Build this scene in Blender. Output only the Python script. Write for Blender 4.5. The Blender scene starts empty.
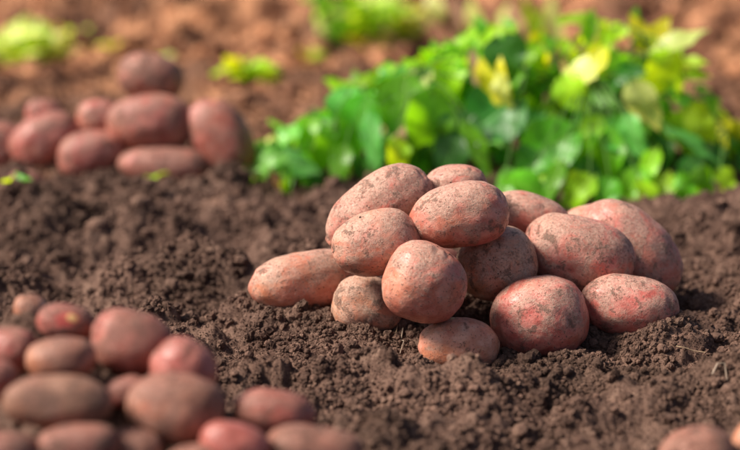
import bpy, bmesh, math, random
import numpy as np
from mathutils import Vector, Matrix, Quaternion

sc = bpy.context.scene
C = sc.collection
random.seed(7)
R = math.radians

# ------------------------------------------------------------------ camera, sky, sun, exposure
CAM = np.array([0.0, 0.0, 0.5]); PITCH = R(12.1); FPX = 740 * 85 / 36.0
RT = np.array([1.0, 0, 0]); FW = np.array([0, math.cos(PITCH), -math.sin(PITCH)]); UP = np.array([0, math.sin(PITCH), math.cos(PITCH)])
cd = bpy.data.cameras.new('camera'); cam = bpy.data.objects.new('camera', cd); C.objects.link(cam)
cam.location = CAM; cam.rotation_euler = (R(90) - PITCH, 0, 0)
cd.lens = 85; cd.sensor_width = 36; cd.clip_start = 0.05; cd.clip_end = 400
cd.dof.use_dof = True; cd.dof.focus_distance = 1.775; cd.dof.aperture_fstop = 2.7; cd.dof.aperture_blades = 0
sc.camera = cam

SUN_EL, SUN_AZ = 46.0, 264.0      # compass azimuth: 0 = +Y (away from the camera), 270 = -X (left)
w = bpy.data.worlds.new("World"); sc.world = w; w.use_nodes = True
nt = w.node_tree; nt.nodes.clear()
sky = nt.nodes.new('ShaderNodeTexSky'); sky.sky_type = 'NISHITA'; sky.sun_disc = False
sky.sun_elevation = R(SUN_EL); sky.sun_rotation = R(SUN_AZ); sky.dust_density = 3.5; sky.air_density = 0.8; sky.ozone_density = 0.6
bg = nt.nodes.new('ShaderNodeBackground'); bg.inputs[1].default_value = 0.07
wo = nt.nodes.new('ShaderNodeOutputWorld'); nt.links.new(sky.outputs[0], bg.inputs[0]); nt.links.new(bg.outputs[0], wo.inputs[0])
sl = bpy.data.lights.new('sun', 'SUN'); sun = bpy.data.objects.new('sun', sl); C.objects.link(sun)
sl.energy = 5.0; sl.angle = R(16); sl.color = (1.0, 0.905, 0.79)
az = R(SUN_AZ); sd = Vector((math.sin(az) * math.cos(R(SUN_EL)), math.cos(az) * math.cos(R(SUN_EL)), math.sin(R(SUN_EL))))
sun.rotation_euler = sd.to_track_quat('Z', 'Y').to_euler(); sun.location = sd * 20
vs = sc.view_settings; vs.view_transform = 'Standard'; vs.look = 'None'; vs.gamma = 1; vs.exposure = 0.68
try: sc.cycles.use_denoising = True
except Exception: pass
sc.cycles.max_bounces = 6; sc.cycles.diffuse_bounces = 3; sc.cycles.transmission_bounces = 4

def at(x, y, D):
    return CAM + D * (FW + (x - 370) / FPX * RT - (y - 225) / FPX * UP)

# ------------------------------------------------------------------ noise in numpy
def hsh(*a):
    h = np.zeros(a[0].shape, dtype=np.uint32)
    for k, v in enumerate(a):
        h ^= (v.astype(np.int64) & 0xffffffff).astype(np.uint32) * np.uint32([0x9E3779B1, 0x85EBCA77, 0xC2B2AE3D, 0x27D4EB2F][k])
        h ^= h >> np.uint32(15); h = h * np.uint32(0x2C1B3C6D); h ^= h >> np.uint32(12)
    h = h * np.uint32(0x297A2D39); h ^= h >> np.uint32(15)
    return h
def rnd(*a): return hsh(*a).astype(np.float64) / 4294967296.0
def fade(t): return t * t * t * (t * (t * 6 - 15) + 10)
def noise2(x, y, seed=0):
    xi, yi = np.floor(x), np.floor(y); fx, fy = x - xi, y - yi; u, v = fade(fx), fade(fy)
    s = np.full(x.shape, seed)
    def g(dx, dy):
        a = rnd(xi + dx, yi + dy, s) * 6.2831853
        return np.cos(a) * (fx - dx) + np.sin(a) * (fy - dy)
    return ((g(0, 0) * (1 - u) + g(1, 0) * u) * (1 - v) + (g(0, 1) * (1 - u) + g(1, 1) * u) * v) * 1.4
def noise3(p, seed=0):
    i = np.floor(p); f = p - i; u = fade(f); r = 0
    s = np.full(p.shape[0], seed)
    for dx in (0, 1):
        for dy in (0, 1):
            for dz in (0, 1):
                h = hsh(i[:, 0] + dx, i[:, 1] + dy, i[:, 2] + dz, s)
                gx = (h & np.uint32(1023)) / 511.5 - 1; gy = ((h >> np.uint32(10)) & np.uint32(1023)) / 511.5 - 1; gz = ((h >> np.uint32(20)) & np.uint32(1023)) / 511.5 - 1
                g = gx * (f[:, 0] - dx) + gy * (f[:, 1] - dy) + gz * (f[:, 2] - dz)
                wx = u[:, 0] if dx else 1 - u[:, 0]; wy = u[:, 1] if dy else 1 - u[:, 1]; wz = u[:, 2] if dz else 1 - u[:, 2]
                r = r + g * wx * wy * wz
    return r * 1.2
def fbm2(x, y, o, seed=0, gain=.5):
    r = 0; a = 1
    for k in range(o):
        r = r + a * noise2(x * 2 ** k + 17.3 * k, y * 2 ** k - 9.1 * k, seed + k); a *= gain
    return r
def domes(x, y, seed, keep=1.0):
    """round lumps of random size, one per cell: 0 between them, up to 1 on top"""
    xi, yi = np.floor(x), np.floor(y); r = np.zeros(x.shape)
    for dx in (-1, 0, 1):
        for dy in (-1, 0, 1):
            cx, cy = xi + dx, yi + dy; s = np.full(x.shape, seed)
            px = cx + rnd(cx, cy, s); py = cy + rnd(cx, cy, s + 1); rr = .35 + .55 * rnd(cx, cy, s + 2) ** 1.5; on = rnd(cx, cy, s + 3) < keep
            d2 = ((x - px) ** 2 + (y - py) ** 2) / rr ** 2
            r = np.maximum(r, np.where(on & (d2 < 1), np.sqrt(np.maximum(1 - d2, 0)) * rr, 0))
    return r
def sstep(a, b, x):
    t = np.clip((x - a) / (b - a), 0, 1); return t * t * (3 - 2 * t)

# ------------------------------------------------------------------ small helpers
def mesh_np(name, V, Fc, mat=None, smooth=True):
    me = bpy.data.meshes.new(name); V = np.asarray(V, dtype=np.float32); Fc = np.asarray(Fc, dtype=np.int32)
    n = Fc.shape[1]
    me.vertices.add(len(V)); me.vertices.foreach_set('co', V.ravel())
    me.loops.add(Fc.size); me.loops.foreach_set('vertex_index', Fc.ravel())
    me.polygons.add(len(Fc)); me.polygons.foreach_set('loop_start', np.arange(0, Fc.size, n, dtype=np.int32))
    try: me.polygons.foreach_set('loop_total', np.full(len(Fc), n, dtype=np.int32))
    except Exception: pass
    me.update(calc_edges=True)
    me.polygons.foreach_set('use_smooth', np.full(len(Fc), smooth, dtype=bool))
    if mat: me.materials.append(mat)
    return me
def link(name, me, parent=None):
    o = bpy.data.objects.new(name, me); C.objects.link(o)
    if parent: o.parent = parent
    return o
def tag(o, label, cat, group=None):
    o['label'] = label; o['category'] = cat
    if group: o['group'] = group
    return o
def attr(me, name, vals):
    a = me.attributes.new(name, 'FLOAT', 'POINT'); a.data.foreach_set('value', np.asarray(vals, dtype=np.float32))
def tube(pts, r0, r1, sides=6):
    pts = np.asarray(pts, float); V = []; Fc = []; n = len(pts)
    for i, p in enumerate(pts):
        t = pts[min(i + 1, n - 1)] - pts[max(i - 1, 0)]; t /= np.linalg.norm(t) + 1e-9
        a = np.cross(t, [0.31, 0.2, 0.93]); a /= np.linalg.norm(a) + 1e-9; b = np.cross(t, a); r = r0 + (r1 - r0) * i / max(n - 1, 1)
        for k in range(sides):
            q = 2 * math.pi * k / sides; V.append(p + r * (math.cos(q) * a + math.sin(q) * b))
    for i in range(n - 1):
        for k in range(sides):
            k2 = (k + 1) % sides; Fc.append((i * sides + k, i * sides + k2, (i + 1) * sides + k2, (i + 1) * sides + k))
    return np.array(V), np.array(Fc)
def join(parts):
    V = []; Fc = []; o = 0
    for v, f in parts: V.append(v); Fc.append(f + o); o += len(v)
    return np.vstack(V), np.vstack(Fc)

# ------------------------------------------------------------------ materials
def newmat(name):
    m = bpy.data.materials.new(name); m.use_nodes = True; t = m.node_tree; t.nodes.clear(); return m, t
class N:
    def __init__(s, t): s.t = t
    def n(s, k, **kw):
        x = s.t.nodes.new(k)
        for a, b in kw.items(): setattr(x, a, b)
        return x
    def l(s, a, b): s.t.links.new(a, b)
    def noise(s, vec, scale, detail=4, rough=.55, dist=0):
        x = s.n('ShaderNodeTexNoise'); x.inputs['Scale'].default_value = scale; x.inputs['Detail'].default_value = detail
        x.inputs['Roughness'].default_value = rough; x.inputs['Distortion'].default_value = dist
        if vec is not None: s.l(vec, x.inputs['Vector'])
        return x.outputs['Fac']
    def ramp(s, f, a, b, lo=0., hi=1.):
        x = s.n('ShaderNodeMapRange', clamp=True, interpolation_type='SMOOTHSTEP'); s.l(f, x.inputs[0])
        for i, v in zip((1, 2, 3, 4), (a, b, lo, hi)): x.inputs[i].default_value = v
        return x.outputs[0]
    def math(s, op, a, b=None, clamp=False):
        x = s.n('ShaderNodeMath', operation=op, use_clamp=clamp)
        for i, v in ((0, a), (1, b)):
            if v is None: continue
            if isinstance(v, (int, float)): x.inputs[i].default_value = v
            else: s.l(v, x.inputs[i])
        return x.outputs[0]
    def mix(s, f, a, b):
        x = s.n('ShaderNodeMix', data_type='RGBA')
        for i, v in ((0, f), (6, a), (7, b)):
            if isinstance(v, (int, float)): x.inputs[i].default_value = v
            elif isinstance(v, tuple): x.inputs[i].default_value = (*v, 1)
            else: s.l(v, x.inputs[i])
        return x.outputs[2]
    def attr(s, name, kind='GEOMETRY'):
        return s.n('ShaderNodeAttribute', attribute_name=name, attribute_type=kind).outputs['Fac']

def soil_material(name, clod=False):
    m, t = newmat(name); g = N(t); out = g.n('ShaderNodeOutputMaterial'); b = g.n('ShaderNodeBsdfPrincipled')
    pos = g.n('ShaderNodeNewGeometry').outputs['Position']
    sep = g.n('ShaderNodeSeparateXYZ'); g.l(pos, sep.inputs[0])
    n1 = g.noise(pos, 9, 5); n0 = g.noise(pos, 3.5, 4); n2 = g.noise(pos, 70, 4, .65); n3 = g.noise(pos, 420, 3, .6)
    moist = g.mix(g.ramp(n1, .35, .65), (.068, .036, .027), (.130, .074, .055))
    moist = g.mix(g.ramp(n2, .52, .72, 0, .6), moist, (.28, .178, .132))
    dry = g.mix(g.ramp(n1, .38, .62), (.22, .088, .042), (.56, .27, .135))
    moist = g.mix(g.ramp(n0, .46, .66, 0, .75), moist, (.050, .028, .020))
    far = g.math('ADD', sep.outputs[1], g.math('MULTIPLY', g.math('SUBTRACT', n1, .5), 1.6))
    dry = g.mix(g.ramp(n0, .46, .58, 0, .8), dry, (.085, .038, .023))  # shadow patches painted into the far soil colour
    col = g.mix(g.ramp(far, 2.5, 3.7), moist, dry)
    col = g.mix(g.ramp(n3, .30, .72, .0, .55), col, g.mix(.5, col, (.30, .190, .14)))
    if clod:
        rn = g.n('ShaderNodeObjectInfo').outputs['Random']
        hs = g.n('ShaderNodeHueSaturation'); g.l(col, hs.inputs['Color']); g.l(g.ramp(rn, 0, 1, .72, 1.32), hs.inputs['Value']); col = hs.outputs[0]
    g.l(col, b.inputs['Base Color']); b.inputs['Roughness'].default_value = .95; b.inputs['Specular IOR Level'].default_value = .18
    bp = g.n('ShaderNodeBump'); bp.inputs['Strength'].default_value = .8; bp.inputs['Distance'].default_value = .0015
    hh = g.math('ADD', g.math('MULTIPLY', n3, .6), g.noise(pos, 1300, 2)); g.l(hh, bp.inputs['Height']); g.l(bp.outputs[0], b.inputs['Normal'])
    g.l(b.outputs[0], out.inputs[0]); return m
M_SOIL = soil_material('soil'); M_CRUMB = soil_material('soil_crumb', True)

def potato_material():
    m, t = newmat('potato_skin'); g = N(t); out = g.n('ShaderNodeOutputMaterial'); b = g.n('ShaderNodeBsdfPrincipled')
    tc = g.n('ShaderNodeTexCoord').outputs['Object']; oi = g.n('ShaderNodeObjectInfo')
    off = g.n('ShaderNodeVectorMath', operation='SCALE'); off.inputs[0].default_value = (37, 71, 53); g.l(oi.outputs['Random'], off.inputs['Scale'])
    v = g.n('ShaderNodeVectorMath', operation='ADD'); g.l(tc, v.inputs[0]); g.l(off.outputs[0], v.inputs[1]); v = v.outputs[0]
    tone = g.attr('tone', 'OBJECT'); dirt = g.attr('dirt', 'OBJECT'); dust = g.attr('dust'); eye = g.attr('eye'); wound = g.attr('wound')
    big = g.noise(v, 22, 3); mid = g.noise(v, 70, 5, .6); fine = g.noise(v, 330, 4, .65); net = g.noise(v, 900, 3, .6)
    red = g.mix(g.ramp(mid, .35, .68), (.42, .095, .075), (.57, .205, .165))
    tan = g.mix(g.ramp(mid, .35, .68), (.53, .225, .120), (.64, .36, .24))
    tf = g.math('ADD', tone, g.math('MULTIPLY', g.math('SUBTRACT', big, .5), 1.5), True)
    col = g.mix(tf, red, tan)
    # crimson blotches and pale corky freckles
    col = g.mix(g.ramp(g.noise(v, 110, 4, .6, 1.2), .60, .72, 0, .45), col, (.40, .055, .05))
    vo = g.n('ShaderNodeTexVoronoi'); vo.inputs['Scale'].default_value = 260; g.l(v, vo.inputs['Vector'])
    spots = g.ramp(vo.outputs['Distance'], .10, .22, 1, 0)
    col = g.mix(g.math('MULTIPLY', spots, g.ramp(fine, .5, .6, 0, .55)), col, (.62, .42, .28))
    # thin dried film of soil
    film = g.math('ADD', g.math('MULTIPLY', g.math('SUBTRACT', dust, .12), .62), g.math('MULTIPLY', g.math('SUBTRACT', g.noise(v, 34, 7, .70, .8), .5), 3.4))
    film = g.math('MULTIPLY', g.math('ADD', film, g.math('SUBTRACT', dirt, .42)), 1.0, True)
    filmf = g.math('MULTIPLY', g.ramp(film, .10, .70), g.ramp(net, .36, .60, .40, .92))
    col = g.mix(filmf, col, g.mix(g.attr('dirt_shade', 'OBJECT'), g.mix(g.ramp(fine, .35, .65), (.26, .165, .120), (.45, .315, .245)), g.mix(g.attr('green', 'OBJECT'), g.mix(g.ramp(fine, .35, .65), (.11, .050, .036), (.25, .120, .08)), (.11, .13, .04))))  # darker film tone, dirt and painted shade in one
    # dark caked dirt
    cake = g.math('ADD', g.noise(v, 55, 8, .74, .25), g.math('MULTIPLY', g.math('SUBTRACT', dirt, .5), .16))
    cake = g.math('ADD', cake, g.math('MULTIPLY', eye, .10))
    cakef = g.math('MULTIPLY', g.ramp(cake, .568, .625), g.ramp(net, .34, .54, .25, 1))
    specks = g.math('MULTIPLY', g.ramp(g.noise(v, 430, 3, .6), .600, .67), .80)
    dk = g.math('MAXIMUM', g.math('MULTIPLY', cakef, .78), specks)
    col = g.mix(dk, col, (.125, .078, .054))
    col = g.mix(g.math('MULTIPLY', g.attr('dirt_shade', 'OBJECT'), .42), col, (.11, .022, .016))  # darkens the skin itself: painted shade mixed with dark dirt
    col = g.mix(g.math('MULTIPLY', eye, .55), col, (.16, .065, .04))
    col = g.mix(g.math('MULTIPLY', g.ramp(wound, .12, .38), .55), col, (.55, .03, .03))
    col = g.mix(g.math('MULTIPLY', g.ramp(wound, .40, .75), .85), col, (.62, .42, .16))
    g.l(col, b.inputs['Base Color'])
    rg = g.math('ADD', .34, g.math('MULTIPLY', g.math('MAXIMUM', filmf, dk), .45), True); g.l(rg, b.inputs['Roughness'])
    b.inputs['Specular IOR Level'].default_value = .45
    b.inputs['Subsurface Weight'].default_value = .10; b.inputs['Subsurface Radius'].default_value = (.9, .35, .2); b.inputs['Subsurface Scale'].default_value = .004
    h = g.math('ADD', g.math('MULTIPLY', mid, .5), g.math('MULTIPLY', fine, .35)); h = g.math('ADD', h, g.math('MULTIPLY', net, .05))
    h = g.math('ADD', h, g.math('MULTIPLY', dk, .42)); h = g.math('ADD', h, g.math('MULTIPLY', filmf, .10))
    bp = g.n('ShaderNodeBump'); bp.inputs['Strength'].default_value = .75; bp.inputs['Distance'].default_value = .0022
    g.l(h, bp.inputs['Height']); g.l(bp.outputs[0], b.inputs['Normal']); g.l(b.outputs[0], out.inputs[0]); return m
M_POT = potato_material()

def leaf_material(name, top, through, vein, tl=.45, rough=.38):
    m, t = newmat(name); g = N(t); out = g.n('ShaderNodeOutputMaterial'); b = g.n('ShaderNodeBsdfPrincipled')
    tc = g.n('ShaderNodeTexCoord').outputs['Object']; rn = g.n('ShaderNodeObjectInfo').outputs['Random']
    sp = g.n('ShaderNodeSeparateXYZ'); g.l(tc, sp.inputs[0])
    ax = g.math('ABSOLUTE', sp.outputs[0])
    rib = g.ramp(ax, .008, .03, 1, 0)
    side = g.math('SINE', g.math('MULTIPLY', g.math('SUBTRACT', sp.outputs[1], g.math('MULTIPLY', ax, .8)), 44))
    veins = g.math('MAXIMUM', rib, g.ramp(side, .9, 1, 0, .5))
    nz = g.noise(tc, 5, 4)
    col = g.mix(g.math('MULTIPLY', veins, .6), top, vein)
    hs = g.n('ShaderNodeHueSaturation'); g.l(col, hs.inputs['Color']); g.l(g.ramp(rn, 0, 1, .485, .515), hs.inputs['Hue'])
    g.l(g.math('MULTIPLY', g.ramp(nz, .3, .7, .75, 1.2), g.ramp(g.math('FRACT', g.math('MULTIPLY', rn, 7.3)), 0, 1, .7, 1.35)), hs.inputs['Value'])
    g.l(hs.outputs[0], b.inputs['Base Color']); b.inputs['Roughness'].default_value = rough
    tr = g.n('ShaderNodeBsdfTranslucent'); tr.inputs[0].default_value = (*through, 1)
    mx = g.n('ShaderNodeMixShader'); mx.inputs[0].default_value = tl; g.l(b.outputs[0], mx.inputs[1]); g.l(tr.outputs[0], mx.inputs[2])
    bp = g.n('ShaderNodeBump'); bp.inputs['Strength'].default_value = .5; bp.inputs['Distance'].default_value = .004
    g.l(g.math('SUBTRACT', nz, veins), bp.inputs['Height']); g.l(bp.outputs[0], b.inputs['Normal']); g.l(mx.outputs[0], out.inputs[0]); return m
M_LEAF = {
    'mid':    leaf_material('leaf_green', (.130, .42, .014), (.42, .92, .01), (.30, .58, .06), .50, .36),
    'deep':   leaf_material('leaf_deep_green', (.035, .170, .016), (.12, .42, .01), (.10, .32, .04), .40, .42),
    'blue':   leaf_material('leaf_blue_green', (.150, .46, .070), (.32, .80, .04), (.34, .62, .20), .42, .36),
    'lime':   leaf_material('leaf_lime', (.34, .68, .012), (.80, .98, .01), (.50, .74, .06), .52, .42),
    'yellow': leaf_material('leaf_yellow', (.82, .78, .02), (.98, .95, .01), (.80, .80, .10), .5),
    'pale':   leaf_material('leaf_pale', (.74, .84, .22), (.98, .98, .22), (.82, .88, .4), .5),
    'dry':    leaf_material('leaf_dry', (.34, .21, .11), (.45, .24, .10), (.45, .3, .18), .3, .8),
}
def plain(name, c, rough=.8, tl=0):
    m, t = newmat(name); g = N(t); out = g.n('ShaderNodeOutputMaterial'); b = g.n('ShaderNodeBsdfPrincipled')
    tc = g.n('ShaderNodeTexCoord').outputs['Object']; n = g.noise(tc, 60, 3)
    g.l(g.mix(g.ramp(n, .3, .7), tuple(x * .7 for x in c), c), b.inputs['Base Color']); b.inputs['Roughness'].default_value = rough
    g.l(b.outputs[0], out.inputs[0]); return m
M_STEM = plain('stem', (.07, .17, .02), .9); M_STRAW = plain('straw', (.40, .28, .17)); M_ROOT = plain('root', (.36, .27, .20))

# ------------------------------------------------------------------ where each potato lies
# cx, cy, half length, half height (as sizes in metres through D), angle, half thickness, D, tone 0 red..1 tan, dirt, on ground, seed, label
MAIN, BACK, FRONT = 'potatoes of the large heap', 'potatoes of the far heap', 'potatoes of the near heap'
POT = [
 (459,345,41,28,-5,30,0,1.765,.75,.30,1,MAIN,'smooth pinkish orange potato lying lowest in the middle of the heap front'),
 (368,305,36,30,-10,30,0,1.850,.65,.75,1,MAIN,'small dusty potato on the soil left of the lowest front potato'),
 (307,281,57,30,8,30,-20,1.900,.45,.45,1,MAIN,'long pink potato lying apart at the left end of the heap'),
 (539,318,49,42,8,46,0,1.800,.05,.45,1,MAIN,'big round purplish pink potato on the soil at the right of the heap front'),
 (630,306,49,31,-8,33,10,1.820,.05,.62,1,MAIN,'red potato with dark caked soil lying at the right foot of the heap'),
 (425,283,42,40.5,-20,44,0,1.750,.30,.38,0,MAIN,'big round red potato in the middle of the heap with orange underside'),
 (376,243,45,33,12,36,0,1.795,.40,.55,0,MAIN,'dusty pink potato leaning left on the round middle potato'),
 (497,264,41,37,15,42,0,1.849,.80,.62,0,MAIN,'round tan brown potato wedged right of the heap middle'),
 (459,215,50,33,9,36,0,1.800,.25,.60,0,MAIN,'oval freckled potato lying across the top front of the heap'),
 (579,255,57,39,-16,38,0,1.875,.15,.60,0,MAIN,'large brownish red potato with a torn red eye, upper right of the heap'),
 (377,209,60,33,34,36,0,1.858,.30,.68,0,MAIN,'long dusty potato slanting up at the upper left of the heap'),
 (629,249,60,39,-44,38,0,1.936,.20,.55,0,MAIN,'large pink potato sloping down the far right side of the heap'),
 (530,219,44,26,-15,32,0,1.930,.25,.62,0,MAIN,'half hidden potato behind the top front potato, sloping right'),
 (455,189,34,25,0,30,0,1.885,.20,.55,0,MAIN,'small potato peeking over the very top of the heap'),
 (588,222,26,18,20,20,0,1.989,.45,.40,0,MAIN,'little pink potato mostly hidden between the two large right potatoes'),
 # back heap
 (164,167,43,19,-3,26,0,2.68,.20,.70,1,BACK,'flat dusty potato half sunk in the soil at the front of the far heap'),
 (92,154,32,22,15,26,0,2.70,.15,.45,1,BACK,'pink potato with bright left end in front of the far heap'),
 (46,141,34,25,30,28,0,2.729,.10,.40,1,BACK,'red potato tilted up, second from the left in the far heap'),
 (0,150,26,27,0,28,0,2.768,.15,.65,1,BACK,'dull potato cut by the left picture edge in the far heap'),
 (27,184,17,13,0,14,0,2.60,.30,.45,1,BACK,'small reddish potato half buried at the left foot of the far heap'),
 (222,139,40,27,-58,28,0,2.70,.15,.40,1,BACK,'long pink potato standing steeply at the right end of the far heap'),
 (150,123,40,27,0,30,0,2.70,.25,.50,0,BACK,'large potato lying across the middle of the far heap'),
 (100,119,21,18,0,22,0,2.735,.20,.40,0,BACK,'small pink potato left of the large middle one in the far heap'),
 (44,114,17,14,0,18,0,2.773,.10,.35,0,BACK,'small red potato behind the tilted one in the far heap'),
 (151,78,30,22,-10,28,0,2.740,.30,.75,0,BACK,'single round potato crowning the top of the far heap'),
 # near heap
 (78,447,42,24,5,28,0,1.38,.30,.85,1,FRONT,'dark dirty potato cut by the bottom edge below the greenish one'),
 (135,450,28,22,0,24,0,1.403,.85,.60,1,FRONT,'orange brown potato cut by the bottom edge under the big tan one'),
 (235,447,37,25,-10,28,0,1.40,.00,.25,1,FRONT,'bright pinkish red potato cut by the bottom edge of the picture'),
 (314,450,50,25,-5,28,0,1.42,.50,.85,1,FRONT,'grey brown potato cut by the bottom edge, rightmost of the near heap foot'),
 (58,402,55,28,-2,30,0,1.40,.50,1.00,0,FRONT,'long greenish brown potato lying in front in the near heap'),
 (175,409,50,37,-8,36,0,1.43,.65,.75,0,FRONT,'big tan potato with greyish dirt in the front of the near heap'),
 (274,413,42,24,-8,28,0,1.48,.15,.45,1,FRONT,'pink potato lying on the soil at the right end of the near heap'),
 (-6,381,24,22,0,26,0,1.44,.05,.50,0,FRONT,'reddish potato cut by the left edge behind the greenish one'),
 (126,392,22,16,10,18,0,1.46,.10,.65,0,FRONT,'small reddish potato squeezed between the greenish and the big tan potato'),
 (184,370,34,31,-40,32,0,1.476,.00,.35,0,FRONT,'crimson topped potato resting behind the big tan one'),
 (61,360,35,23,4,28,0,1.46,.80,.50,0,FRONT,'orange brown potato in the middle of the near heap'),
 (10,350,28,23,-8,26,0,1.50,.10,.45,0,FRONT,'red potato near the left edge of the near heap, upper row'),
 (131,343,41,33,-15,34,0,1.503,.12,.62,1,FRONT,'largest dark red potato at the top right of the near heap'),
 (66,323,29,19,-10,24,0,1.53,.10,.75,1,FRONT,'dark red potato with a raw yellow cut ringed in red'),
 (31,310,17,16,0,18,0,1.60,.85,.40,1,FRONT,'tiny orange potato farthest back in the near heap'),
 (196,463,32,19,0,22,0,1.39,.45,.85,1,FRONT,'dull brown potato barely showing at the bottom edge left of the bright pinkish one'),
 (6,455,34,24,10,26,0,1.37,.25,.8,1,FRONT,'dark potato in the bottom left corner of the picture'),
 # near the right corner
 (697,459,40,34,0,34,0,1.40,.55,.80,1,None,'lone brown potato blurred at the bottom right edge'),
 (752,440,26,18,60,18,0,1.42,1.0,.00,1,None,'bright orange potato tip cut by the right picture edge'),
 # inside the main heap, holding the upper ones
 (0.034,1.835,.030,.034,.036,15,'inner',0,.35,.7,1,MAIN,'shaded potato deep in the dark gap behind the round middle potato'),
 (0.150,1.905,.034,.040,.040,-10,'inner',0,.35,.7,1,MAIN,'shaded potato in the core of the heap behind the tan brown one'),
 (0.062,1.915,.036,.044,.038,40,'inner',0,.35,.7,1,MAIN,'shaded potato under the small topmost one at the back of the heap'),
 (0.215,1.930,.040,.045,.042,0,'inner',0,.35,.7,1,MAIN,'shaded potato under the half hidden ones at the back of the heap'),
]
def frame_of(p):
    if p[6] == 'inner':
        a = R(p[5]); u = np.array([math.cos(a), math.sin(a), 0]); v = np.array([-math.sin(a), math.cos(a), 0])
        return np.array([p[0], p[1], p[2]]), np.array([u, np.array([0, 0, 1.]), np.cross(u, [0, 0, 1.])]), np.array([p[3], p[4] - .008, p[4] - .006])
    cx, cy, a, b, ang, c, t, D = p[:8]; s = D / FPX; a, b, c = a * s, b * s, c * s; t = R(t); ang = R(ang)
    a = math.sqrt(max(a * a - c * c * math.sin(t) ** 2, .2 * a * a)) / math.cos(t)
    u = RT * math.cos(ang) + UP * math.sin(ang); v = -RT * math.sin(ang) + UP * math.cos(ang); ww = np.cross(u, v)
    return at(cx, cy, D), np.array([u * math.cos(t) + ww * math.sin(t), v, -u * math.sin(t) + ww * math.cos(t)]), np.array([a, b, c])
def closer(p):
    if p[6] == 'inner': return p
    p = list(p)
    if p[11] == FRONT: p[7] *= .93
    if p[11] == BACK: p[2] *= 1.09; p[3] *= 1.11
    return tuple(p)
POT = [closer(p) for p in POT]
FR = [frame_of(p) for p in POT]
def zext(f): return math.sqrt(((f[1][:, 2] * f[2]) ** 2).sum())
ANCH = [(f[0][0], f[0][1], f[0][2] - zext(f) + ((.001 if p[11] == FRONT else .009) if p[6] != 'inner' else .012)) for p, f in zip(POT, FR) if p[10] == 1]

# ------------------------------------------------------------------ the ground
def base_height(x, y):
    h = .010 * fbm2(x * 4, y * 4, 3, 3) * sstep(0.9, 1.3, y)
    h = h + .007 * noise2(x * 11, y * 11, 21)
    # crest of loose soil in front of the far heap and the furrow before it
    m = sstep(-.02, -.20, x)
    h = h + m * (.024 * np.exp(-((y - 2.44 - .04 * noise2(x * 5, y, 31)) / .085) ** 2) - .028 * np.exp(-((y - 2.16) / .10) ** 2))
    h = h + .020 * np.exp(-((y - 2.02 + .12 * x) / .06) ** 2) * sstep(.06, -.12, x) * (.6 + noise2(x * 9, y * 3, 41))
    # soil thrown up right of the heap
    h = h + .030 * np.exp(-((x - .52) / .16) ** 2 - ((y - 2.28) / .14) ** 2) + .012 * np.exp(-((x - .42) / .07) ** 2 - ((y - 1.85) / .08) ** 2)
    # ridges farther away
    f = sstep(2.9, 3.9, y)
    h = h + f * (.085 * fbm2(x * 1.7 + 3, y * 1.6, 4, 61, .55) + .030 * np.sin(y * 4.2 + 1.2 * noise2(x * .8, y * .5, 71)))
    h = h + .03 * sstep(-.25, -.6, x) * np.exp(-((y - 3.3) / .22) ** 2)
    return h
def ground_height(x, y, fine=True):
    h = base_height(x, y)
    W = np.zeros(x.shape); S = np.zeros(x.shape); top = np.zeros(x.shape)
    for ax, ay, az in ANCH:
        k = np.exp(-((x - ax) ** 2 + (y - ay) ** 2) / (2 * .042 ** 2)); W += k; S += k * az; top = np.maximum(top, k)
    k = np.minimum(W, 1) ; h = h * (1 - k) + np.where(W > 1e-6, S / np.maximum(W, 1e-6), 0) * k
    # pits
    for px, py, r, d in PITS: h = h - d * np.exp(-((x - px) ** 2 + ((y - py) * .8) ** 2) / r ** 2)
    if fine:
        calm = 1 - .75 * np.clip(top, 0, 1)
        q = sstep(.15, .85, fbm2(x * 8, y * 8, 2, 81) + .5)
        wx = x + .006 * noise2(x * 60, y * 60, 5) + .002 * noise2(x * 200, y * 200, 7); wy = y + .006 * noise2(x * 60 + 50, y * 60, 6) + .002 * noise2(x * 200, y * 200 + 9, 8)
        h = h + calm * (.025 * fbm2(x * 6.5, y * 6.5, 4, 151, .6) + .0075 * np.abs(noise2(wx * 30, wy * 30, 161)) + .012 * sstep(1.75, 2.1, y) * fbm2(x * 6 + 4, y * 8, 2, 171))
        h = h + calm * .028 * domes(wx * 15, wy * 17, 91, .26) * q
        h = h + .0045 * domes(wx * 52, wy * 52, 101, .35) * (.15 + .85 * q)
        h = h + .0024 * domes(wx * 120, wy * 120, 111, .6) * (.3 + .7 * q)
        h = h + .0034 * fbm2(x * 80, y * 80, 4, 121, .65)
        g = sstep(2.9, 4.0, y)
        h = h + g * (.050 * domes(x * 7, y * 5, 131, .6) + .022 * fbm2(x * 9, y * 7, 3, 141))
    return h
def gpt(px, py):
    p = at(px, py, 1.0) - CAM; t = -CAM[2] / p[2]; return CAM + p * t
PITS = [(*gpt(577, 397)[:2], .012, .018), (*gpt(567, 436)[:2], .010, .016), (*gpt(612, 352)[:2], .030, .020),
        (*gpt(206, 250)[:2], .055, .034), (*gpt(150, 272)[:2], .030, .018), (*gpt(405, 385)[:2], .010, .010), (*gpt(640, 395)[:2], .012, .010), (*gpt(98, 258)[:2], .045, .034), (*gpt(245, 205)[:2], .05, .025),
        (*gpt(272, 252)[:2], .050, -.026), (*gpt(140, 232)[:2], .060, -.020), (*gpt(40, 232)[:2], .06, -.018), (*gpt(230, 305)[:2], .045, -.012), (*gpt(480, 425)[:2], .05, -.008)]

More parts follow.
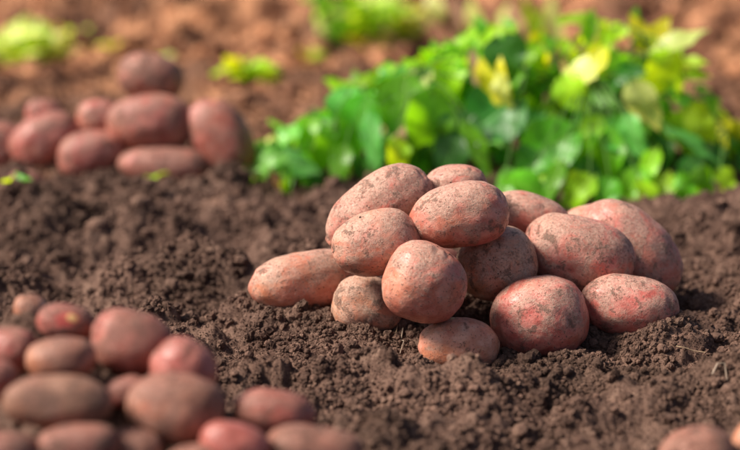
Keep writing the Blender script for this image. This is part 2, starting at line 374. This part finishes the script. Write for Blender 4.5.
def hit(px, py):
    """the place on the finished ground that lies under this sight line"""
    d = at(px, py, 1.0) - CAM; T = np.linspace(1.1, 7.0, 1500); P_ = CAM + T[:, None] * d
    g_ = ground_height(P_[:, 0], P_[:, 1]); b = np.nonzero(P_[:, 2] < g_)[0]
    return P_[b[0]] if len(b) else P_[-1]
ncol = 880
yr = np.concatenate([np.linspace(-6, .6, 12)[:-1], np.linspace(.6, 1.1, 60)[:-1], np.linspace(1.1, 1.35, 60)[:-1], np.linspace(1.35, 2.30, 480)[:-1],
                     2.30 + (6.6 - 2.30) * np.linspace(0, 1, 250)[:-1] ** 1.35, 6.6 * (160 / 6.6) ** np.linspace(0, 1, 30)])
hw = np.where(yr < 1.3, .23 * 1.3 + .22, .23 * yr + .22)
u = np.linspace(-1, 1, ncol)
ext = .012 * (1.155 ** np.arange(1, 67) - 1) / .155
inner = u[None, :] * hw[:, None]
X = np.concatenate([(-hw[:, None] - ext[::-1][None, :]), inner, (hw[:, None] + ext[None, :])], axis=1)
Y = np.repeat(yr[:, None], X.shape[1], axis=1)
Z = ground_height(X.ravel(), Y.ravel()).reshape(X.shape)
nr, nc = X.shape
idx = np.arange(nr * nc).reshape(nr, nc)
Fc = np.stack([idx[:-1, :-1], idx[:-1, 1:], idx[1:, 1:], idx[1:, :-1]], -1).reshape(-1, 4)
gm = mesh_np('ground', np.stack([X.ravel(), Y.ravel(), Z.ravel()], 1), Fc, M_SOIL)
ground = link('ground', gm); ground['kind'] = 'structure'; ground['label'] = 'brown crumbly field soil with ridges and hollows'

# ------------------------------------------------------------------ loose crumbs lying on it (geometry nodes)
rg = np.random.default_rng(5)
def inside_potato(p, pad):
    k = np.zeros(len(p), bool)
    for c, ax, r in FR:
        l = ((p - c) @ ax.T) / (r + pad); k |= (l * l).sum(1) < 1
    return k
def scatter(n, y0, y1, rmin, rmax, powr, bury=.25):
    y = y0 + (y1 - y0) * rg.random(n); x = (rg.random(n) * 2 - 1) * (.22 * y + .20)
    k = rg.random(n); r = rmin * (rmax / rmin) ** (k ** powr)
    z = ground_height(x, y) + r * (.55 - bury * rg.random(n))
    p = np.stack([x, y, z], 1); keep = ~inside_potato(p, -.001)
    dens = (fbm2(x * 11, y * 11, 3, 201, .6) * 1.5 + .50 > rg.random(n) * .9) | (r < rmin * 1.6)
    keep &= dens
    return p[keep], r[keep]
P1, r1 = scatter(430000, 1.10, 2.35, .00045, .0033, 2.6)
P2, r2 = scatter(2000, 1.10, 2.5, .0035, .0085, 2.0)
P3, r3 = scatter(70000, 2.3, 4.2, .0012, .008, 2.4)
P4, r4 = scatter(9000, 4.0, 7.0, .005, .026, 2.0)
# crumbs gathered round the feet of the potatoes
ring = []
rr_ = []
for (c, ax, r), p in zip(FR, POT):
    if p[10] != 1 or p[6] == 'inner': continue
    n = 420; t = rg.random(n) * 6.283; k = 1.0 + rg.random(n) * .35
    hx = math.sqrt(((ax[:, 0] * r) ** 2).sum()); hy = math.sqrt(((ax[:, 1] * r) ** 2).sum())
    x = c[0] + np.cos(t) * hx * k; y = c[1] + np.sin(t) * hy * k; s = .0010 * 5 ** (rg.random(n) ** 1.5)
    q = np.stack([x, y, ground_height(x, y) + s * .5], 1); kk = ~inside_potato(q, -.002); ring.append(q[kk]); rr_.append(s[kk])
# crumbs stuck to the potatoes themselves, in patches and towards their undersides
for pi, ((c, ax, r), p) in enumerate(zip(FR, POT)):
    if p[11] != MAIN or p[6] == 'inner': continue
    q = rg.normal(size=(900, 3)); q /= np.linalg.norm(q, axis=1)[:, None]
    pt = c + (q * r * .985) @ ax; nz_ = noise3(q * 2.2 + pi * 3.7, 300 + pi); low = np.clip((c[2] - .4 * zext((c, ax, r)) - pt[:, 2]) / .03, 0, 1)
    kk = (nz_ + .45 * low * (p[10] == 1) > .42 + .2 * rg.random(900)) & (rg.random(900) < .35 + .5 * p[9])
    ring.append(pt[kk]); rr_.append(.00035 * 3.2 ** (rg.random(kk.sum()) ** 1.6))
PP = np.vstack([P1, P2, P3, P4] + ring); RR = np.concatenate([r1, r2, r3, r4] + rr_)
me = bpy.data.meshes.new('soil_crumbs'); me.vertices.add(len(PP)); me.vertices.foreach_set('co', PP.astype(np.float32).ravel())
a = me.attributes.new('size', 'FLOAT_VECTOR', 'POINT'); sv = RR[:, None] * (.75 + .5 * rg.random((len(RR), 3))); a.data.foreach_set('vector', sv.astype(np.float32).ravel())
a = me.attributes.new('turn', 'FLOAT_VECTOR', 'POINT'); a.data.foreach_set('vector', (rg.random((len(RR), 3)) * 6.283).astype(np.float32).ravel())
a = me.attributes.new('pick', 'INT', 'POINT'); a.data.foreach_set('value', rg.integers(0, 6, len(RR)).astype(np.int32))
me.materials.append(M_CRUMB)
cr = link('soil_crumbs', me); cr['kind'] = 'stuff'; cr['label'] = 'loose brown soil crumbs covering the ground'
ng = bpy.data.node_groups.new('crumbs', 'GeometryNodeTree')
ng.interface.new_socket(name='Geometry', in_out='INPUT', socket_type='NodeSocketGeometry'); ng.interface.new_socket(name='Geometry', in_out='OUTPUT', socket_type='NodeSocketGeometry')
g = N(ng); gi = g.n('NodeGroupInput'); go = g.n('NodeGroupOutput'); gti = g.n('GeometryNodeGeometryToInstance')
for k in range(6):
    ic = g.n('GeometryNodeMeshIcoSphere'); ic.inputs['Radius'].default_value = 1; ic.inputs['Subdivisions'].default_value = 3 if k < 5 else 4
    ps = g.n('GeometryNodeInputPosition'); nz = g.n('ShaderNodeTexNoise', noise_dimensions='4D'); nz.inputs['W'].default_value = k * 7.7
    nz.inputs['Scale'].default_value = 1.1 + .15 * k; nz.inputs['Detail'].default_value = 3; nz.inputs['Roughness'].default_value = .65; g.l(ps.outputs[0], nz.inputs['Vector'])
    sb = g.n('ShaderNodeVectorMath', operation='SUBTRACT'); g.l(nz.outputs['Color'], sb.inputs[0]); sb.inputs[1].default_value = (.5, .5, .5)
    ml = g.n('ShaderNodeVectorMath', operation='SCALE'); g.l(sb.outputs[0], ml.inputs[0]); ml.inputs['Scale'].default_value = 1.9
    sp = g.n('GeometryNodeSetPosition'); g.l(ic.outputs[0], sp.inputs['Geometry']); g.l(ml.outputs[0], sp.inputs['Offset'])
    sm = g.n('GeometryNodeSetMaterial'); sm.inputs['Material'].default_value = M_CRUMB; g.l(sp.outputs[0], sm.inputs[0]); g.l(sm.outputs[0], gti.inputs[0])
iop = g.n('GeometryNodeInstanceOnPoints'); iop.inputs['Pick Instance'].default_value = True
def na(nm, dt):
    x = g.n('GeometryNodeInputNamedAttribute', data_type=dt); x.inputs['Name'].default_value = nm; return x.outputs[0]
g.l(gi.outputs[0], iop.inputs['Points']); g.l(gti.outputs[0], iop.inputs['Instance']); g.l(na('pick', 'INT'), iop.inputs['Instance Index'])
e2r = g.n('FunctionNodeEulerToRotation'); g.l(na('turn', 'FLOAT_VECTOR'), e2r.inputs[0]); g.l(e2r.outputs[0], iop.inputs['Rotation']); g.l(na('size', 'FLOAT_VECTOR'), iop.inputs['Scale'])
g.l(iop.outputs[0], go.inputs[0]); md = cr.modifiers.new('crumbs', 'NODES'); md.node_group = ng

# ------------------------------------------------------------------ potatoes
def ico(sub):
    bm = bmesh.new(); bmesh.ops.create_icosphere(bm, subdivisions=sub, radius=1); bm.verts.ensure_lookup_table()
    V = np.array([v.co[:] for v in bm.verts]); Fc = np.array([[v.index for v in f.verts] for f in bm.faces]); bm.free()
    return V / np.linalg.norm(V, axis=1)[:, None], Fc
ICO = {k: ico(k) for k in (4, 5, 6)}
def potato_mesh(r, axes, sub, seed, wound=None):
    rn = np.random.default_rng(seed); q, Fc = ICO[sub]; q = q.copy()
    d = 1 + .048 * noise3(q * 1.25 + rn.random(3) * 40, seed) + .030 * noise3(q * 2.6 + rn.random(3) * 40, seed + 1) + .007 * noise3(q * 7 + rn.random(3) * 40, seed + 2)
    # slightly squarer ends than an ellipsoid
    k = (np.abs(q) ** 2.3).sum(1) ** (1 / 2.3); d = d / k
    eye = np.zeros(len(q)); ne = rn.integers(6, 10)
    for i in range(ne):
        e = rn.normal(size=3); e[0] *= 1.3; e /= np.linalg.norm(e)
        t = np.cross(e, [1, .1, 0]); t /= np.linalg.norm(t); b = np.cross(e, t)
        if (q @ e).max() < 0: continue
        s = .16 + .08 * rn.random(); dt = (q @ t) / s; db = (q @ b) / (s * .55); f = (q @ e) > 0
        g0 = np.exp(-(dt ** 2 + db ** 2)) * f
        br = np.exp(-((db - .9) ** 2 * 1.5 + dt ** 2 * .8)) * f
        d = d - .034 * g0 + .013 * br
        eye = np.maximum(eye, np.exp(-(dt ** 2 * 2.2 + (db + .15 - .35 * dt ** 2) ** 2 * 9)) * f * (.6 + .4 * rn.random()))
    p = q * d[:, None]
    tp = rn.uniform(-.12, .12); bd = rn.uniform(-.10, .10); bz = rn.uniform(-.08, .08)
    x = p[:, 0]; p[:, 1] = p[:, 1] * (1 + tp * x) + bd * (x * x - .33); p[:, 2] = p[:, 2] * (1 + tp * x) + bz * (x * x - .33)
    p = p - (p.max(0) + p.min(0)) / 2; p = p / ((p.max(0) - p.min(0)) / 2)
    V = p * r
    me = mesh_np('potato', V, Fc, M_POT)
    # dust that settled on the sides that face up as it lies now
    nrm = p / r; nrm /= np.linalg.norm(nrm, axis=1)[:, None]; up = nrm @ axes[:, 2]
    attr(me, 'dust', np.clip(.45 + .55 * up, 0, 1)); attr(me, 'eye', eye)
    wv = np.zeros(len(q))
    if wound is not None:
        e = np.array(wound, float); e = axes @ e; e /= np.linalg.norm(e); dd = np.degrees(np.arccos(np.clip(q @ e, -1, 1)))
        wig = 9 * noise3(q * 4.0, 5) + 4 * noise3(q * 11, 6)
        e2 = axes @ np.array([.42, -1, .62]); e2 /= np.linalg.norm(e2); d2 = np.degrees(np.arccos(np.clip(q @ e2, -1, 1)))
        wv = np.where(dd + wig * 1.6 < 34, np.clip((34 - dd - wig * 1.6) / 20, 0, 1) * .38, 0)
        wv = np.maximum(wv, np.clip((17 - d2 - wig * .8) / 10, 0, 1) * .8)
    attr(me, 'wound', wv); return me
SPROUT_ON = {}
for i, (p, (c, ax, r)) in enumerate(zip(POT, FR)):
    sub = 6 if (p[11] == MAIN and p[6] != 'inner') else 5
    if p[6] == 'inner': sub = 4
    wound = (.15, -1, .45) if 'raw yellow cut' in p[12] else None
    o = link('potato', potato_mesh(r, ax, sub, 100 + i * 13 + (5 if i in (1, 11) else 0), wound))
    M = Matrix(((ax[0][0], ax[1][0], ax[2][0], c[0]), (ax[0][1], ax[1][1], ax[2][1], c[1]), (ax[0][2], ax[1][2], ax[2][2], c[2]), (0, 0, 0, 1)))
    o.matrix_world = M; o['tone'] = float(p[8]); o['dirt'] = float(p[9]); o['dirt_shade'] = (.8 if p[11] == FRONT or p[11] is None else (.65 if p[11] == BACK else (1.0 if p[6] == 'inner' else 0.0))); o['green'] = (.4 if 'greenish brown' in p[12] else 0.0); tag(o, p[12], 'potato', p[11])  # inner ones: gap shade painted on; near heap: dirt and shade; far heap: darker

# ------------------------------------------------------------------ larger clods one can tell apart
def clod_mesh(seed, sub=4):
    q, Fc = ICO[sub]; rn = np.random.default_rng(seed)
    d = 1 + .30 * noise3(q * 1.3 + rn.random(3) * 30, seed) + .20 * noise3(q * 3 + 5, seed + 1) + .12 * np.abs(noise3(q * 7, seed + 2)) + .05 * noise3(q * 16, seed + 3)
    v = q * d[:, None]; v[:, 2] *= .75; return mesh_np('soil_clod', v, Fc, M_CRUMB)
CL = [clod_mesh(s) for s in (1, 2, 3, 4, 5)]
CLODS = [
 (352,350,6,'small soil clod below the small dusty potato left of the heap'), (405,398,7,'soil clod on open soil below the gap of the two front potatoes'),
 (475,392,6,'soil clod a little below the lowest smooth potato'), (598,366,6,'dark soil clod beside the hollow at the foot of the big round potato'),
 (330,394,6,'soil clod between the near heap and the large heap'), (520,436,9,'blurred soil clod at the bottom edge below the large heap'),
 (690,304,6,'soil clod touching the right foot of the large heap'), (716,340,7,'soil clod at the right picture edge beside the large heap'),
 (662,352,6,'soil clod right below the red potato with caked soil'), (728,392,8,'blurred soil clod low at the right picture edge'),
 (97,228,9,'big soil clod over the dark hollow left of the picture middle'), (186,278,7,'soil clod alone on soil above the largest near potato'),
 (240,262,6,'soil clod left of the long potato lying apart'), (60,258,7,'soil clod above the tiny orange potato'),
 (262,222,7,'soil clod below the thin green shoots'), (140,206,8,'soil clod on the crest before the far heap'),
 (240,104,9,'reddish clod between the far heap and the greens'), (90,70,10,'reddish clod left of the topmost far potato'),
 (180,36,10,'reddish clod near the top edge above the far heap'), (704,92,10,'reddish clod right of the pale leaf of the greens'),
 (722,58,9,'reddish clod near the right top corner'), (290,92,8,'reddish clod above the low left trailing leaves')]
for k, (px, py, r, lab) in enumerate(CLODS):
    gp = hit(px, py); x, y = gp[0], gp[1]; s = r * y / FPX
    z = float(ground_height(np.array([x]), np.array([y]), True)[0])
    o = link('soil_clod', CL[k % 5])
    o.location = (x, y, z + s * .25); o.scale = (s * random.uniform(.85, 1.25), s * random.uniform(.85, 1.2), s * random.uniform(.8, 1.1)); o.rotation_euler = (random.uniform(-.4, .4), random.uniform(-.4, .4), random.uniform(0, 6.28))
    tag(o, lab, 'soil clod', 'larger soil clods lying on the ground')

# ------------------------------------------------------------------ leaves
def leaf_mesh(name, mat, seed, wid=.62, droop=.5, fold=.25, wave=.05, heart=.12, nu=9, nv=5):
    rn = random.Random(seed); V = []; Fc = []; ph = rn.uniform(0, 6)
    for i in range(nu):
        t = i / (nu - 1); w_ = wid / 2 * (math.sin(math.pi * min(1, t ** .72 * .97 + .03)) ** .8) * (1.0 - .25 * t) + .002
        if i == nu - 1: w_ = .004
        for j in range(nv):
            s = -1 + 2 * j / (nv - 1)
            x = s * w_; y = t - heart * abs(s) * (1 - t) ** 3
            z = -droop * t * t * .5 + fold * abs(s) ** 1.3 * w_ * (1 - .5 * t) + .022 * (-1) ** i * abs(s) * (1 - t) + wave * math.sin(t * 11 + ph + (1.7 if s > 0 else 0)) * abs(s) ** 2 * (.3 + w_)
            V.append((x, y * (1 - .12 * droop * t), z))
    for i in range(nu - 1):
        for j in range(nv - 1):
            a = i * nv + j; Fc.append((a, a + 1, a + nv + 1, a + nv))
    return mesh_np(name, V, Fc, mat)
LM = {}
for kind, mat in M_LEAF.items():
    LM[kind] = [leaf_mesh('leaf', mat, 10 + s, wid=(.62, .72, .50, .66, .80)[s], droop=(.6, 1.3, .3, 1.7, .9)[s], fold=(.25, .45, .15, .1, .5)[s], wave=(.14, .24, .10, .28, .2)[s]) for s in range(5)]
def place_leaf(parent, kind, var, base, tipdir, normal, size, wscale=1.0):
    y = Vector(tipdir).normalized(); z = Vector(normal); z = (z - y * z.dot(y)).normalized(); x = y.cross(z)
    o = link('leaf', LM[kind][var % 5], parent)
    m = Matrix((( x.x * size * wscale, y.x * size, z.x * size, base[0]), (x.y * size * wscale, y.y * size, z.y * size, base[1]), (x.z * size * wscale, y.z * size, z.z * size, base[2]), (0, 0, 0, 1)))
    o.matrix_parent_inverse = Matrix.Identity(4)
    o.matrix_basis = Matrix.Translation(-parent.location) @ m
    return o
def plant_root(x, y, label, cat='plant', group=None, name='potato_plant'):
    o = bpy.data.objects.new(name, None); C.objects.link(o); o.empty_display_size = .05
    o.location = (x, y, float(ground_height(np.array([x]), np.array([y]), False)[0])); tag(o, label, cat, group); return o
TOPX = [-.26, -.20, -.183, -.111, -.04, 0, .0875, .13, .18, .235, .27, .302, .366, .43, .475, .509, .55, .589, .66, .74, .80]
TOPZ = [0, .02, .035, .078, .125, .165, .195, .205, .232, .240, .240, .220, .240, .245, .215, .130, .095, .065, .06, .04, 0]
def ztop(x): return float(np.interp(x, TOPX, TOPZ))
def stem_mesh(parts, mat=M_STEM): V, F_ = join(parts); return mesh_np('stem', V, F_, mat)
def arc(a, b, lift, n=7):
    a, b = np.array(a, float), np.array(b, float); return [a + (b - a) * t + np.array([0, 0, lift * math.sin(math.pi * t * .9)]) for t in np.linspace(0, 1, n)]
def heap_plant(x0, x1, yc, nst, nleaf, label, seed, mixf, heroes, size=(.030, .070)):
    rn = random.Random(seed); bx = (x0 + x1) / 2 + .05; root = plant_root(bx, yc, label, 'plant', 'uprooted potato plants behind the large heap')
    rz = root.location.z; L = np.array(root.location)
    stems = []
    for s in range(nst):
        ex = x0 + (x1 - x0) * (s + .5) / nst + rn.uniform(-.02, .02); ey = yc + rn.uniform(-.13, .12); ez = max(.02, ztop(ex) * rn.uniform(.6, .92))
        stems.append((arc((bx + rn.uniform(-.03, .03), yc + rn.uniform(-.03, .03), rz), (ex, ey, ez), .02 + .1 * ez), []))
    def attach(base):
        b = np.array(base); best = min(((np.linalg.norm(q - b), si, q) for si, (a_, _) in enumerate(stems) for q in a_[2:]), key=lambda t_: t_[0])
        mid = (b + best[2]) / 2 + np.array([0, 0, .01]); stems[best[1]][1].append(tube([best[2] - L, mid - L, b - L], .0016, .0011, 4))
    for i in range(nleaf):
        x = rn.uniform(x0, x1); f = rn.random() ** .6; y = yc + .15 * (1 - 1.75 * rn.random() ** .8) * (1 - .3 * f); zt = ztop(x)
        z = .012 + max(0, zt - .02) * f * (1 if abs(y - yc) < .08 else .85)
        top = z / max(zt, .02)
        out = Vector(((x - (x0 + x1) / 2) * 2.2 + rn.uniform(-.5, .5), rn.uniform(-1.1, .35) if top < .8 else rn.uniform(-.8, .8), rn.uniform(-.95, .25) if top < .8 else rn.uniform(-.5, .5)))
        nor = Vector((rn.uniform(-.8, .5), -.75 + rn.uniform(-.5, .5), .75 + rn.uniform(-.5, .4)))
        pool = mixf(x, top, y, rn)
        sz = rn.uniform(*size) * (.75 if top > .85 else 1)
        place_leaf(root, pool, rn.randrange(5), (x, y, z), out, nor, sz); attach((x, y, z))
    for (kind, var, px, py, tx, ty, D, nor, ws) in heroes:   # leaf from its base pixel towards its tip pixel
        b = at(px, py, D); t = at(tx, ty, D - .02); d = t - b
        place_leaf(root, kind, var, b, d, nor, float(np.linalg.norm(d)) * 1.08, ws); attach(b)
    for a_, pet in stems:
        link('stem', stem_mesh([tube([q - L for q in a_], .0042, .0022, 6)] + pet), root)
    return root
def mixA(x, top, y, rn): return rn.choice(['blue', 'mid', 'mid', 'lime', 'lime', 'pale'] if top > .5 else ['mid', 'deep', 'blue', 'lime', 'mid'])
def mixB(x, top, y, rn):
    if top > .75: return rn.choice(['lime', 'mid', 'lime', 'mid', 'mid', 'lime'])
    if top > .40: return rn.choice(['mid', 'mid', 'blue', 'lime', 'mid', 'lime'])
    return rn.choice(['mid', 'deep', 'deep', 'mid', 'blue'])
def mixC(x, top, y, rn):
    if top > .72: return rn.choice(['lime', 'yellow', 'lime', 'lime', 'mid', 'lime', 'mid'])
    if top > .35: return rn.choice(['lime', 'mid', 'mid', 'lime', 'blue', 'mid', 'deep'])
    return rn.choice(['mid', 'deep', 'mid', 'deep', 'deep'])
F1 = (-.25, -.85, .5); F2 = (-.6, -.45, .7); F3 = (.25, -.8, .55)
heap_plant(-.19, -.02, 2.68, 5, 90, 'low leafy potato plant trailing left behind the heap', 11, mixA, [
    ('blue', 1, 285, 152, 256, 160, 2.60, F1, 1.2), ('blue', 4, 300, 128, 272, 143, 2.62, F2, 1.1), ('blue', 2, 272, 158, 318, 170, 2.60, F1, 1.1),
    ('blue', 4, 350, 92, 338, 128, 2.62, F1, 1.3), ('mid', 0, 312, 118, 300, 150, 2.62, F1, 1.1), ('mid', 3, 338, 128, 322, 165, 2.60, F3, 1.2)], (.028, .056))
heap_plant(-.05, .20, 2.74, 8, 210, 'tall bushy potato plant with dark green leaves behind the heap top', 12, mixB, [
    ('blue', 2, 370, 116, 374, 170, 2.58, (-.3, -.9, .3), .8), ('blue', 4, 405, 72, 372, 68, 2.70, F2, 1.0), ('mid', 0, 405, 80, 396, 145, 2.60, F1, 1.2),
    ('mid', 1, 432, 95, 425, 160, 2.58, F3, 1.1), ('deep', 0, 470, 118, 435, 172, 2.58, F1, 1.2), ('deep', 4, 515, 102, 455, 135, 2.60, F1, 1.2),
    ('mid', 2, 465, 125, 492, 172, 2.56, F3, .8), ('lime', 1, 455, 60, 440, 100, 2.66, F1, 1.1), ('lime', 3, 470, 30, 452, 62, 2.76, F2, 1.1),
    ('dry', 2, 472, 52, 478, 92, 2.62, F1, .5), ('dry', 3, 402, 130, 388, 160, 2.56, F1, .6), ('mid', 3, 440, 55, 465, 100, 2.68, F1, 1.0), ('mid', 0, 345, 148, 332, 182, 2.56, F1, 1.0), ('lime', 1, 395, 140, 404, 172, 2.55, F3, 1.0), ('deep', 3, 415, 120, 410, 170, 2.60, F1, 1.2), ('mid', 4, 365, 100, 348, 150, 2.60, F1, 1.0),
    ('pale', 2, 430, 75, 418, 95, 2.62, F2, .9)])
heap_plant(.19, .62, 2.74, 11, 285, 'broad potato plant with yellow topped leaves at the right of the greens', 13, mixC, [
    ('pale', 2, 655, 52, 704, 26, 2.66, (-.5, -.6, .7), .95), ('deep', 4, 502, 40, 510, 78, 2.60, (-.1, -.95, .25), 1.4), ('yellow', 0, 488, 58, 503, 112, 2.60, (-.5, -.7, .5), .9),
    ('pale', 3, 498, 76, 500, 104, 2.58, (-.5, -.7, .5), .9), ('mid', 4, 570, 135, 512, 165, 2.56, F1, 1.1), ('lime', 2, 575, 150, 530, 182, 2.55, (-.5, -.4, .8), .45),
    ('mid', 1, 612, 132, 598, 190, 2.55, F1, .9), ('lime', 0, 600, 120, 572, 150, 2.56, F1, .9), ('blue', 0, 628, 118, 640, 160, 2.54, F2, .9), ('lime', 3, 588, 150, 566, 186, 2.55, F1, .8), ('blue', 4, 606, 128, 645, 150, 2.56, F2, 1.1), ('lime', 0, 562, 80, 585, 110, 2.60, F2, 1.4), ('pale', 4, 590, 62, 565, 95, 2.62, (-.5, -.4, .8), 1.1),
    ('pale', 1, 632, 86, 660, 128, 2.58, (-.4, -.7, .6), .9), ('yellow', 0, 648, 48, 632, 16, 2.70, F1, 1.0), ('yellow', 1, 650, 50, 664, 14, 2.72, F1, .9),
    ('lime', 3, 670, 55, 655, 98, 2.64, (.3, -.9, .2), 1.3), ('blue', 2, 670, 130, 722, 158, 2.56, (-.2, -.4, .9), .6), ('lime', 4, 690, 110, 715, 140, 2.60, F2, .9),
    ('mid', 0, 505, 178, 562, 198, 2.50, (-.1, -.5, .9), 1.0), ('lime', 1, 590, 178, 560, 206, 2.50, F1, 1.0), ('mid', 4, 610, 182, 600, 212, 2.50, F1, 1.0), ('lime', 0, 640, 182, 660, 212, 2.50, F3, 1.0), ('mid', 2, 560, 165, 545, 200, 2.51, F1, 1.0), ('deep', 3, 580, 160, 590, 200, 2.54, F1, 1.2), ('deep', 1, 545, 150, 520, 190, 2.56, F1, 1.3), ('mid', 3, 680, 176, 690, 208, 2.51, F1, 1.0), ('lime', 4, 720, 172, 735, 198, 2.53, F3, .9), ('deep', 0, 630, 160, 640, 200, 2.56, F1, 1.3), ('deep', 4, 700, 160, 690, 196, 2.58, F1, 1.3), ('blue', 3, 530, 172, 478, 190, 2.52, (-.1, -.6, .9), .9), ('mid', 4, 640, 172, 622, 206, 2.52, F1, .9), ('lime', 2, 655, 150, 640, 190, 2.53, F1, .9), ('lime', 1, 665, 175, 650, 208, 2.52, F1, 1.2),
    ('mid', 3, 700, 170, 712, 205, 2.54, F3, 1.1), ('lime', 2, 560, 20, 612, 18, 2.80, F2, .7), ('yellow', 4, 600, 50, 585, 78, 2.68, F1, .9)])

def tuft(px, py, label, leaves, seed, name='weed_plant', scale=1.0, cat='plant', group=None):
    gp = hit(px, py); root = plant_root(gp[0], gp[1], label, cat, group, name); rn = random.Random(seed); L = np.array(root.location); parts = []
    D = (gp - CAM) @ FW
    for (kind, var, bx, by, tx, ty, nor, ws) in leaves:
        b = at(bx, by, D); t = at(tx, ty, D - .03); g_ = float(ground_height(np.array([b[0]]), np.array([b[1]]), False)[0]) + .006
        if b[2] < g_: t[2] += g_ - b[2]; b[2] = g_
        if t[2] < g_: t[2] = g_
        d = t - b; place_leaf(root, kind, var, b, d, nor, float(np.linalg.norm(d)), ws)
        parts.append(tube([q - L for q in arc(L, b, .015, 5)], .0022 * scale, .0014 * scale, 5))
    link('stem', stem_mesh(parts), root); return root
U = (-.4, -.5, .8)
L_ = [(rn_k, v_, 244 + dx_, 72 + dy_, 244 + dx_ + ex_, 70 + dy_ + ey_, (-.5, -.3, .9), 1.1) for rn_k, v_, dx_, dy_, ex_, ey_ in [
    ('lime', 4, 6, 4, -34, -4), ('lime', 1, 0, 0, 28, -6), ('yellow', 0, -6, -4, -14, -16), ('lime', 3, 4, -2, 18, -18), ('pale', 2, -8, 4, -20, 4), ('lime', 0, -2, 2, 4, -20), ('yellow', 3, 8, 0, 24, -12), ('lime', 1, -10, 0, -22, -10), ('lime', 4, 10, 4, 22, 2)]]
tuft(244, 80, 'bright green leafy seedling lying on bare soil beyond the far heap', L_, 3, scale=1.6)
tuft(308, 60, 'tiny yellow green sprout on the soil between the seedling and the greens', [('yellow', 4, 308, 58, 298, 46, U, 1.2), ('lime', 1, 308, 58, 320, 46, U, 1.2)], 4, 'weed_sprout')
rn = random.Random(9)
L_ = [(rn.choice(['pale', 'pale', 'pale', 'lime']), rn.randrange(5), 22 + rn.uniform(-30, 32), 50 + rn.uniform(-12, 8), 22 + rn.uniform(-50, 50), 42 + rn.uniform(-22, 18), U, rn.uniform(.8, 1.3)) for _ in range(34)]
tuft(20, 56, 'pale green weed clump at the left edge of the background', L_, 5, scale=1.6)
L_ = [(rn.choice(['yellow', 'lime', 'yellow']), rn.randrange(5), 72 + rn.uniform(-12, 12), 40 + rn.uniform(-5, 6), 72 + rn.uniform(-24, 26), 34 + rn.uniform(-14, 12), U, rn.uniform(.8, 1.2)) for _ in range(16)]
tuft(72, 46, 'small yellow green weed right of the pale clump in the background', L_, 6, scale=1.5)
L_ = [(rn.choice(['lime', 'mid', 'lime', 'yellow', 'pale']), rn.randrange(5), 352 + rn.uniform(-24, 26), 22 + rn.uniform(-22, 10), 352 + rn.uniform(-46, 46), 16 + rn.uniform(-34, 24), U, rn.uniform(.8, 1.3)) for _ in range(30)]
tuft(350, 42, 'green and yellow weed bush in the background above the dark leaves', L_, 7, scale=2)
L_ = [(rn.choice(['lime', 'mid', 'pale', 'yellow']), rn.randrange(5), 404 + rn.uniform(-16, 14), 28 + rn.uniform(-20, 8), 404 + rn.uniform(-26, 26), 22 + rn.uniform(-26, 20), U, rn.uniform(.7, 1.1)) for _ in range(16)]
tuft(404, 44, 'darker weed bush right of the green and yellow one in the background', L_, 8, scale=2)
L_ = [('pale', 2, 560, 60, 548, -14, (-.2, -.9, .3), .5), ('lime', 2, 545, 58, 520, -8, (-.3, -.9, .3), .5), ('pale', 0, 478, 40, 466, -4, (-.4, -.8, .4), .8), ('pale', 3, 500, 40, 498, 0, (-.4, -.8, .4), .6),
      ('dry', 1, 455, 34, 448, 2, (-.4, -.8, .4), 1.0), ('pale', 1, 440, 20, 425, -8, (-.4, -.8, .4), 1.0), ('dry', 4, 520, 50, 508, 2, (-.2, -.9, .4), .6), ('lime', 4, 530, 50, 540, 5, (-.2, -.9, .4), .6)]
tuft(505, 66, 'pale yellowish blades of a wilted plant rising behind the greens', L_, 10, scale=1.6)
tuft(110, 52, 'faint yellow weed sprout on the ridge behind the far heap', [('lime', 1, 108, 48, 98, 36, U, .9), ('yellow', 2, 110, 48, 122, 38, U, .9)], 11, 'weed_sprout')
tuft(160, 62, 'pale round weed leaf sprouting beside the top potato of the far heap', [('pale', 4, 163, 62, 168, 50, U, 1.1), ('lime', 0, 160, 62, 152, 52, U, .8)], 12, 'weed_sprout')
S = (-.1, -1, .2)
tuft(288, 198, 'pair of thin green shoots standing in the soil left of the heap', [('lime', 2, 284, 196, 281, 172, S, .35), ('mid', 2, 288, 198, 289, 168, S, .4), ('dry', 2, 280, 188, 270, 168, S, .5)], 13, 'weed_sprout', .8)
tuft(146, 180, 'bright green sprout in front of the flat potato of the far heap', [('lime', 0, 147, 180, 137, 175, U, 1.0), ('lime', 1, 147, 180, 154, 164, U, .8)], 14, 'weed_sprout')
tuft(10, 184, 'green sprout at the left edge before the far heap', [('lime', 0, 12, 184, 0, 174, U, .9), ('mid', 1, 12, 184, 18, 170, U, .8)], 15, 'weed_sprout')

# ------------------------------------------------------------------ straws and rootlets
def strand(name, label, cat, pts, r, mat, lift=.004):
    W = []
    for px, py in pts:
        gp = hit(px, py); W.append([gp[0], gp[1], float(ground_height(np.array([gp[0]]), np.array([gp[1]]))[0]) + lift + .002 * math.sin(px)])
    W = np.array(W); c = W[0].copy(); V, F_ = tube(W - c, r, r * .6, 5); o = link(name, mesh_np(name, V, F_, mat)); o.location = c; tag(o, label, cat); return o
strand('straw', 'thin tan straw lying on soil below the right foot of the heap', 'straw', [(676, 353), (684, 354), (694, 357), (705, 359)], .0007, M_STRAW)
strand('rootlet', 'pale curled rootlet on the soil between the two lowest left potatoes', 'root', [(403, 336), (401, 343), (404, 349), (400, 357)], .0007, M_ROOT)
strand('rootlet', 'whitish rootlet curled on soil at the right edge below the straw', 'root', [(712, 382), (717, 376), (724, 377), (727, 383)], .0011, M_ROOT)
strand('straw', 'thin straw on soil just right of the small dusty potato', 'straw', [(395, 322), (398, 330), (396, 338)], .0006, M_STRAW)
